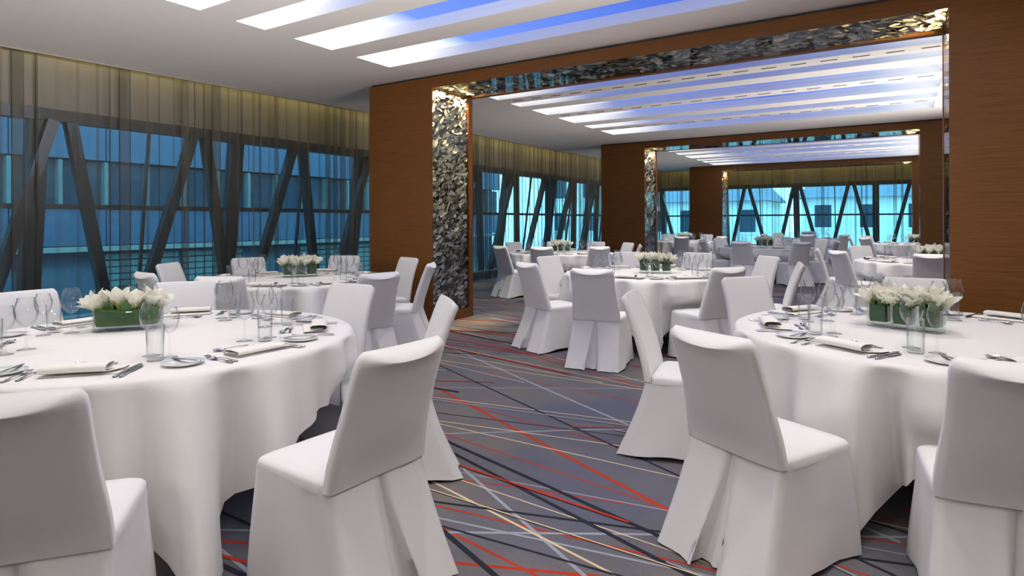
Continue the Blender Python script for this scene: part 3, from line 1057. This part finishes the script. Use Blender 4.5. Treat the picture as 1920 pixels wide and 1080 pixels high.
# ------------------------------------------------------------------ tables and cloths
def cloth(tn, rot, seed, half=1.29):
    """Square cloth over the round top: short drop at the middle of each side, long points at the corners."""
    c, lab = TABLES[tn]
    r = random.Random(seed)
    NA = 192
    ph = [r.uniform(0, 6.28) for _ in range(5)]
    V, F = [], []
    rings = [0.3, 0.6, 0.8, 0.9, 0.955]
    ZC = ZT + 0.006
    def prof(a, s, S):
        """s: length hung below the rim, S: full drop in this direction."""
        da = ((a - rot + PI / 4) % (PI / 2)) - PI / 4       # 0 = middle of a side, +-45 = corner
        corner = sst((abs(da) - 0.32) / 0.45)
        t = s / 0.75
        wob = math.sin(15 * a + ph[0] + .7 * math.sin(3 * a + ph[3])) * .6 + math.sin(23 * a + ph[1] + .6 * math.sin(2 * a)) * .4 + math.sin(29 * a + ph[2]) * .2
        wob = wob - .35 * abs(wob)
        rr = RT + 0.022 + 0.05 * t + 0.13 * corner * t ** 1.2 + (0.25 * t ** 0.85) * wob * (0.5 + 0.7 * corner)
        return rr
    nd = 22
    for ri in rings:
        for k in range(NA):
            a = 2 * PI * k / NA
            V.append((RT * ri * math.cos(a), RT * ri * math.sin(a), ZC))
    for j in range(nd + 1):
        q = j / nd
        for k in range(NA):
            a = 2 * PI * k / NA
            da = ((a - rot + PI / 4) % (PI / 2)) - PI / 4
            S = min(half / math.cos(da) - RT, 0.765)
            s = S * q
            rad = 0.025
            if s < rad * 1.57:
                g = s / rad
                rr, z = RT - 0.003 + rad * math.sin(g) * 1.0, ZC - rad * (1 - math.cos(g))
                rr = min(rr, RT + 0.024)
            else:
                rr = prof(a, s, S)
                z = ZC - rad - (s - rad * 1.57) * 0.985
            z = max(z, 0.006)
            x, y_ = rr * math.cos(a), rr * math.sin(a)
            # pressed in by the chairs that stand under the cloth
            if z < 0.62:
                for (o, d) in chairs_at.get(tn, []):
                    rel = Vector((x + c[0] - o.x, y_ + c[1] - o.y))
                    f = rel.dot(d)
                    sd = abs(rel.x * d.y - rel.y * d.x)
                    if -0.4 < f < 0.31 and sd < 0.36:
                        wgt = sst((0.36 - sd) / 0.09) * sst((0.62 - z) / 0.16)
                        x += d.x * (0.31 - f) * wgt
                        y_ += d.y * (0.31 - f) * wgt
            V.append((x, y_, z))
    nr = len(rings) + nd + 1
    for j in range(nr - 1):
        for k in range(NA):
            k2 = (k + 1) % NA
            F.append((j * NA + k, (j + 1) * NA + k, (j + 1) * NA + k2, j * NA + k2))
    F.append(tuple(range(NA)))
    o = obj('tablecloth', mesh('tablecloth', V, F, MAT['cloth'], True), None, (c[0], c[1], 0))
    tag(o, 'white linen tablecloth with hanging corners on the ' + lab, 'tablecloth', 'white tablecloths')

ttop = MB().lathe([(0.001, ZT - 0.03), (RT - 0.012, ZT - 0.03), (RT - 0.008, ZT - 0.015), (RT - 0.012, ZT), (0.001, ZT)], 64).mesh('tabletop', MAT['table'])
tcol = MB().lathe([(0.05, 0.06), (0.05, ZT - 0.03)], 16, True).mesh('pedestal', MAT['pole'])
tfoot = MB().bar((0.0, 0, 0.05), (0.42, 0, 0.025), 0.07, 0.05).mesh('foot', MAT['pole'])
ROT = {'T1': math.radians(25), 'T2': 0.2, 'T3': math.radians(23), 'T4': math.radians(67), 'T5': 0.5, 'T6': 0.1, 'T7': 0.4, 'T8': 0.7, 'T9': 0.2, 'T10': 0.5}
for i, (tn, (c, lab)) in enumerate(TABLES.items()):
    e = empty('banquet_table', (c[0], c[1], 0))
    tag(e, 'round banquet table under its white cloth, the ' + lab, 'table', 'round banquet tables')
    obj('tabletop', ttop, e)
    obj('pedestal', tcol, e)
    for k in range(4):
        obj('foot', tfoot, e, (0, 0, 0), k * PI / 2 + 0.4)
    cloth(tn, ROT[tn], 60 + i)

# ------------------------------------------------------------------ table ware
def lathe_me(name, prof, mat, n=20):
    return MB().lathe(prof, n).mesh(name, mat, True)
def glass_parts(h, rb, rim, stem, foot):
    zb = stem
    bowl = [(0.004, zb), (rb * .45, zb + .010), (rb * .80, zb + .030), (rb * .97, zb + .055), (rb, zb + .072), (rb * .965, zb + (h - stem) * .70), (rim * 1.03, zb + (h - stem) * .9), (rim, h), (rim - .0012, h), (rb * .95, zb + (h - stem) * .70), (rb * .98, zb + .072), (rb * .78, zb + .033), (0.003, zb + .004)]
    stm = [(0.0035, stem + .002), (0.0036, stem * .5), (0.0042, 0.018), (0.009, 0.008)]
    ft = [(0.008, 0.008), (foot * .6, 0.0035), (foot, 0.0015), (foot, 0.0), (0.001, 0.0)]
    return bowl, stm, ft
G_BIG = glass_parts(0.245, 0.048, 0.034, 0.105, 0.038)
G_SML = glass_parts(0.222, 0.041, 0.030, 0.105, 0.034)
TUMB = [(0.001, 0.0), (0.030, 0.0), (0.033, 0.004), (0.036, 0.155), (0.0347, 0.155), (0.0315, 0.016), (0.026, 0.012), (0.001, 0.012)]
NS = {True: 24, False: 12}
def glass_protos(g, nm):
    b, s, f = g
    full = {'bowl': lathe_me('bowl', b, MAT['glass'], 28), 'stem': lathe_me('stem', s, MAT['glass'], 10), 'foot': lathe_me('foot', f, MAT['glass'], 24)}
    one = MB().lathe(b, 12).lathe(s, 6).lathe(f, 12).mesh(nm, MAT['glass'], True)
    return full, one
GB, GB1 = glass_protos(G_BIG, 'wine_glass')
GS, GS1 = glass_protos(G_SML, 'wine_glass')
TM = lathe_me('tumbler', TUMB, MAT['glass'], 28)
TM1 = lathe_me('tumbler', TUMB, MAT['glass'], 12)
PL = lathe_me('bread_plate', [(0.001, 0.004), (0.045, 0.004), (0.05, 0.006), (0.082, 0.014), (0.083, 0.012), (0.052, 0.001), (0.048, 0.0), (0.001, 0.0)], MAT['china'], 32)

def knife_me(L_, name):
    m_ = MB()
    h_ = L_ * .42
    def sec(i, j):
        yv = [0, .004, .02, h_ * .6, h_, h_ + .008, h_ + .02, L_ * .85, L_ * .97, L_][j]
        wv = [.003, .0065, .0075, .006, .0045, .006, .0095, .010, .006, .001][j]
        tv = [.002, .004, .0045, .004, .003, .0018, .0012, .001, .0008, .0005][j]
        a = 2 * PI * i / 8
        return (wv * math.cos(a), yv, .005 + tv * math.sin(a))
    return m_.grid(sec, 8, 10, True).mesh(name, MAT['steel'], True)
def handle(m_, L_):
    ys_ = [0, .004, .025, L_ * .55, L_ * .92, L_]
    ws_ = [.003, .0075, .0085, .004, .003, .004]
    zs_ = [.004, .004, .004, .008, .007, .005]
    return m_.grid(lambda i, j: (ws_[j] * math.cos(2 * PI * i / 6), ys_[j], zs_[j] + .0018 * math.sin(2 * PI * i / 6)), 6, 6, True)
def fork_me(L_, name):
    m_ = MB()
    h_ = L_ * .62
    handle(m_, h_)
    m_.grid(lambda i, j: ((-1 + 2 * i / 4) * [.004, .010, .0115, .0115][j], h_ + [0, .012, .022, .032][j], [.005, .003, .003, .004][j]), 5, 4)
    for k in range(4):
        x = -.0098 + k * .00653
        m_.bar((x, h_ + .030, .004), (x * .95, L_, .009), .003, .0015)
    return m_.mesh(name, MAT['steel'], True)
def spoon_me(L_, name):
    m_ = MB()
    h_ = L_ * .68
    handle(m_, h_)
    def bw(i, j):
        t = j / 6
        v = h_ + t * (L_ - h_)
        wv = .019 * math.sin(PI * (0.06 + .92 * t)) ** .6 * (0.85 + .3 * t)
        u = -1 + 2 * i / 6
        return (u * wv, v, .003 + .008 * u * u + .003 * (t - .5) ** 2 * 4)
    m_.grid(bw, 7, 7)
    return m_.mesh(name, MAT['steel'], True)
KN, KN2, BK = knife_me(.235, 'dinner_knife'), knife_me(.20, 'starter_knife'), knife_me(.175, 'butter_knife')
FK, FK2, DF = fork_me(.205, 'dinner_fork'), fork_me(.18, 'starter_fork'), fork_me(.165, 'dessert_fork')
SP = spoon_me(.175, 'dessert_spoon')
def napkin_me(var):
    """Flat folded pad with its rear half rolled over into a loop."""
    m_ = MB()
    hw = 0.118
    # profile across the fold (y, z): bottom layer out, roll back over the top
    pr = [(-.055, .002), (.06, .002), (.066, .006), (.06, .010), (.01, .011), (-.045, .012), (-.060, .018), (-.064, .030), (-.055, .040), (-.030, .043), (.010, .041), (.024, .034), (.022, .024), (.0, .020), (-.04, .019)]
    if var == 1:
        pr = [(-.055, .002), (.055, .002), (.06, .006), (.055, .010), (-.05, .011), (-.057, .018), (-.052, .026), (.0, .029), (.046, .026), (.052, .02), (.045, .015), (-.04, .016)]
    n = len(pr)
    nx = 9
    def f(i, j):
        yv, zv = pr[i]
        u = -1 + 2 * j / (nx - 1)
        sk = 0.03 * u * (zv < .0115) if var == 0 else 0
        return (u * (hw if zv > .0115 else hw + .02) + (0.018 if zv < .0115 else 0), yv + sk * .3 + .002 * math.sin(4 * u + zv * 90), zv)
    m_.grid(f, n, nx)
    return m_.mesh('napkin', MAT['napkin'], True)
NP = [napkin_me(0), napkin_me(1)]

WARE = {}
def ware(nm, me, tn, c, ang, x, y_, rot, label, cat, group, z=0.0):
    """x right, y towards the table centre, both from the sitter's place on the rim."""
    a = math.radians(ang)
    ix, iy = -math.cos(a), -math.sin(a)                # inward
    rx, ry = iy, -ix                                   # the sitter's right
    px = c[0] + RT * math.cos(a) + ix * y_ + rx * x
    py = c[1] + RT * math.sin(a) + iy * y_ + ry * x
    zb = ZT + 0.0065 + z
    rz = math.atan2(iy, ix) - PI / 2 + math.radians(rot)
    if isinstance(me, dict):
        o = empty(nm, (px, py, zb), rz)
        for k, m_ in me.items():
            obj(k, m_, o)
    else:
        o = obj(nm, me, None, (px, py, zb), rz)
    tag(o, label, cat, group)
    return o
CAMDIR = math.degrees(math.atan2(-FWD.y, -FWD.x))
OCT = ['near', 'near right', 'right', 'far right', 'far', 'far left', 'left', 'near left']
SETTINGS = {
 'T1': [-47, 2, 46, 92, 138, 182, 232],
 'T2': [300, 264, 210, 166, 117, 72, 28, 345],
 'T3': [242, 197, 150, 105, 62, 292, 330],
 'T4': [270, 232, 185, 140, 95, 50, 0, 315],
}
for tn in TABLES:
    if tn not in SETTINGS:
        base = {'T5': 15, 'T6': 0, 'T7': 30, 'T8': 5, 'T9': 20, 'T10': 10}[tn]
        SETTINGS[tn] = [base + 45 * k for k in range(8)]
rs = random.Random(5)
for tn, angs in SETTINGS.items():
    c, lab = TABLES[tn]
    if tn == 'T3':
        c = (c[0], c[1])
    used = set()
    n_big = tn in ('T1', 'T2', 'T3')
    for si, ang in enumerate(angs):
        # octant seen from the camera: 0 nearest, anticlockwise = to the right
        vd = math.degrees(math.atan2(-c[1], -c[0]))
        q = round(((ang - vd) % 360) / 45) % 8
        while q in used:
            q = (q + 1) % 8
        used.add(q)
        at = ' at %s seat of the %s' % (OCT[q], lab)
        J = lambda s=.008: rs.uniform(-s, s)
        R_ = lambda s=4: rs.uniform(-s, s)
        ware('napkin', NP[(si + len(tn)) % 2 if tn != 'T3' else 0], tn, c, ang, J(), .185, R_(6), 'folded white linen napkin' + at, 'napkin', 'napkins on the ' + lab)
        ware('bread_plate', PL, tn, c, ang, -.30 + J(), .235 + J(), 0, 'small round white bread plate' + at, 'plate', 'bread plates on the ' + lab)
        ware('wine_glass', GB if n_big else GB1, tn, c, ang, .155 + J(.012), .47 + J(.012), 0, 'taller clear wine glass' + at, 'wine glass', 'wine glasses on the ' + lab)
        ware('wine_glass', GS if n_big else GS1, tn, c, ang, .265 + J(.012), .425 + J(.012), 0, 'shorter clear wine glass' + at, 'wine glass', 'wine glasses on the ' + lab)
        ware('tumbler', TM if n_big else TM1, tn, c, ang, .205 + J(.012), .365 + J(.01), 0, 'straight clear water tumbler' + at, 'tumbler', 'tumblers on the ' + lab)
        if tn in ('T1', 'T2', 'T3', 'T4'):
            ware('dinner_knife', KN, tn, c, ang, .165 + J(), .075, R_(), 'steel dinner knife, inner one,' + at, 'knife', 'knives on the ' + lab)
            ware('starter_knife', KN2, tn, c, ang, .195 + J(), .075, R_(), 'steel starter knife, outer one,' + at, 'knife', 'knives on the ' + lab)
            ware('dinner_fork', FK, tn, c, ang, -.165 + J(), .085, R_(), 'steel dinner fork, inner one,' + at, 'fork', 'forks on the ' + lab)
            ware('starter_fork', FK2, tn, c, ang, -.20 + J(), .075, R_(), 'steel starter fork, outer one,' + at, 'fork', 'forks on the ' + lab)
            ware('dessert_spoon', SP, tn, c, ang, .08, .345 + J(), 90 + R_(5), 'steel dessert spoon above napkin' + at, 'spoon', 'spoons on the ' + lab)
            ware('dessert_fork', DF, tn, c, ang, -.08, .315 + J(), -90 + R_(5), 'steel dessert fork above napkin' + at, 'fork', 'forks on the ' + lab)
            ware('butter_knife', BK, tn, c, ang, -.275 + J(), .165, 6 + R_(8), 'steel butter knife on plate' + at, 'knife', 'knives on the ' + lab, z=.012)

# ------------------------------------------------------------------ flowers
def petal_me(L_, W_, curl, seed):
    def f(i, j):
        t = j / 7
        u = -1 + 2 * i / 4
        wv = W_ * (math.sin(PI * min(1, .08 + .80 * t ** .85)) ** .8) * (1 if t < .95 else .55)
        th = 0.22 + 0.50 * t + curl * t * t
        rad = 0.006 + L_ * (0.28 * t + 0.42 * t * t * (0.5 + curl))
        z = L_ * (t * .98 - curl * .38 * t ** 3)
        return (rad - 0.010 * u * u * (1 - .3 * t) + .003 * math.sin(6 * t + seed) * u, u * wv, z - .004 * u * u)
    return MB().grid(f, 5, 8).mesh('petal', MAT['petal'], True)
PET = [petal_me(.112, .036, .22, 1), petal_me(.104, .034, .32, 2), petal_me(.10, .030, .05, 3)]
SEP = MB().lathe([(0.003, -.05), (0.007, -.03), (0.012, 0.0), (.016, .016), (.012, .03)], 8).mesh('stem_base', MAT['bud'], True)
BLOOM = {}
def bloom_one(k):
    """A whole blossom as one mesh, for the distant bouquets."""
    if k not in BLOOM:
        m_ = MB()
        for q in range(6):
            pm = PET[(q + k) % 2] if q % 2 else PET[2 - (k % 2)]
            a = q * PI / 3 + .3 * k
            ca, sa = math.cos(a), math.sin(a)
            m_.add([(v.co.x * ca - v.co.y * sa, v.co.x * sa + v.co.y * ca, v.co.z) for v in pm.vertices], [tuple(p.vertices) for p in pm.polygons])
        BLOOM[k] = m_.mesh('blossom', MAT['petal'], True)
    return BLOOM[k]
def vase_me(wx, wy, h, bow=0.0):
    n = 32
    def ring(s, z, ins):
        out = []
        for k in range(n):
            a = 2 * PI * k / n
            cc, ss = math.cos(a), math.sin(a)
            ex = .32
            out.append(((math.copysign(abs(cc) ** ex, cc)) * (wx - ins) * s, (math.copysign(abs(ss) ** ex, ss)) * (wy - ins) * s, z))
        return out
    m_ = MB()
    rows = [ring(.93, 0.0, 0), ring(1, .006, 0), ring(1, h, 0), ring(1, h, .005), ring(1, .016, .006), ring(.9, .013, .01)]
    V = sum(rows, [])
    F = [(j * n + k, j * n + (k + 1) % n, (j + 1) * n + (k + 1) % n, (j + 1) * n + k) for j in range(len(rows) - 1) for k in range(n)]
    F.append(tuple(range(n - 1, -1, -1)))
    F.append(tuple((len(rows) - 1) * n + k for k in range(n)))
    gl = m_.add(V, F).mesh('glass_body', MAT['vase'], True)
    m2 = MB()
    r2 = [ring(.96, .030, .010), ring(1, .06, .009), ring(1, h * 1.05, .010), ring(.8, h * 1.0, .012)]
    V = sum(r2, [])
    V = [(x, y_, z + (.012 * math.sin(9 * math.atan2(y_, x)) if 2 * n <= i < 3 * n else 0)) for i, (x, y_, z) in enumerate(V)]
    F = [(j * n + k, j * n + (k + 1) % n, (j + 1) * n + (k + 1) % n, (j + 1) * n + k) for j in range(3) for k in range(n)]
    F.append(tuple(3 * n + k for k in range(n)))
    lf = m2.add(V, F).mesh('leaf_lining', MAT['leaf'], False)
    return gl, lf
V_LONG = vase_me(.165, .085, .115)
V_CUBE = vase_me(.055, .055, .125)
def leaf_me():
    return MB().grid(lambda i, j: ((-1 + i) * .024 * math.sin(PI * (.1 + .88 * j / 5)), .012 * (j / 5) ** 2 + .004 * (1 - abs(-1 + i)), .095 * j / 5), 3, 6).mesh('leaf', MAT['leaf'], True)
LEAF = leaf_me()
rb_ = random.Random(9)
def centre(tn, pos, rz, kind, detail):
    c, lab = TABLES[tn]
    z = ZT + 0.0065
    if kind == 'long':
        spots = [(0, 0)]
    else:
        spots = [(-.124, 0), (0, -.010), (.124, 0)]
    wordz = {1: [''], 3: ['left ', 'middle ', 'right ']}[len(spots)]
    ca, sa = math.cos(rz), math.sin(rz)
    for (sx, sy), wv in zip(spots, wordz):
        px, py = pos[0] + sx * ca - sy * sa, pos[1] + sx * sa + sy * ca
        vr = empty('flower_vase', (px, py, z), rz)
        gl, lf = V_LONG if kind == 'long' else V_CUBE
        obj('glass_body', gl, vr)
        obj('leaf_lining', lf, vr)
        tag(vr, ('long low glass vase lined with green leaves on the ' if kind == 'long' else wv + 'glass cube vase lined with green leaves on the ') + lab, 'vase', 'flower vases on the ' + lab)
        b = empty('white_bouquet', (px, py, z + (.105 if kind == 'long' else .116)), rz)
        tag(b, ('wide white amaryllis bouquet in the long vase on the ' if kind == 'long' else 'white amaryllis bouquet in %svase on the ' % wv) + lab, 'flowers', 'white bouquets on the ' + lab)
        if kind == 'long':
            pts = [(-.135, -.03, .5), (-.10, .03, .25), (-.045, -.02, .1), (.02, .03, .05), (.03, -.035, .2), (.095, -.02, .25), (.10, .035, .3), (-.03, .05, .2), (.145, 0, .55), (-.15, .02, .8), (.055, .06, .3)]
        else:
            pts = [(-.03, -.028, .35), (.03, -.025, .35), (0.0, .03, .25), (-.035, .02, .4), (.038, .018, .4), (0, -.005, .05)]
        for q, (bx_, by_, tilt) in enumerate(pts):
            k = rb_.randrange(4)
            sc = rb_.uniform(.9, 1.12) * (1.0 if kind == 'long' else .95)
            th = math.atan2(by_, bx_) + rb_.uniform(-.4, .4)
            rot = Matrix.Rotation(th, 4, 'Z') @ Matrix.Rotation(tilt + rb_.uniform(-.1, .2), 4, 'Y') @ Matrix.Rotation(rb_.uniform(0, 6), 4, 'Z')
            mt = Matrix.Translation((bx_, by_, .012 + rb_.uniform(-.01, .02))) @ rot @ Matrix.Scale(sc, 4)
            if detail:
                bo = obj('blossom', SEP, b)
                bo.matrix_local = mt
                for p_ in range(6):
                    pe = obj('petal', PET[(p_ + k) % 2] if p_ % 2 else PET[2 - (k % 2)], bo)
                    pe.rotation_euler = (0, 0, p_ * PI / 3 + rb_.uniform(-.15, .15))
            else:
                bo = obj('blossom', bloom_one(k), b)
                bo.matrix_local = mt
        nl = 10 if kind == 'long' else 5
        for q in range(nl):
            a = 2 * PI * q / nl + .3
            le = obj('leaf', LEAF, b, ((.13 if kind == 'long' else .045) * math.cos(a), (.06 if kind == 'long' else .045) * math.sin(a), -.02), a - PI / 2)
            le.scale = (1.1, 1.1, .9)
VIEW = lambda c: math.atan2(c[1], c[0]) - PI / 2
centre('T1', (-3.66, 1.76), VIEW((-3.66, 1.76)) - 0.18, 'long', True)
centre('T2', (-5.58, 4.46), VIEW((-5.58, 4.46)) + 0.15, 'cube', True)
centre('T3', (0.03, 3.97), VIEW((0.03, 3.97)) - 0.35, 'cube', True)
centre('T4', (-2.36, 6.82), VIEW((-2.36, 6.82)), 'cube', True)
for tn in ('T5', 'T6', 'T7', 'T8', 'T9', 'T10'):
    centre(tn, TABLES[tn][0], VIEW(TABLES[tn][0]) + 0.1, 'cube', False)
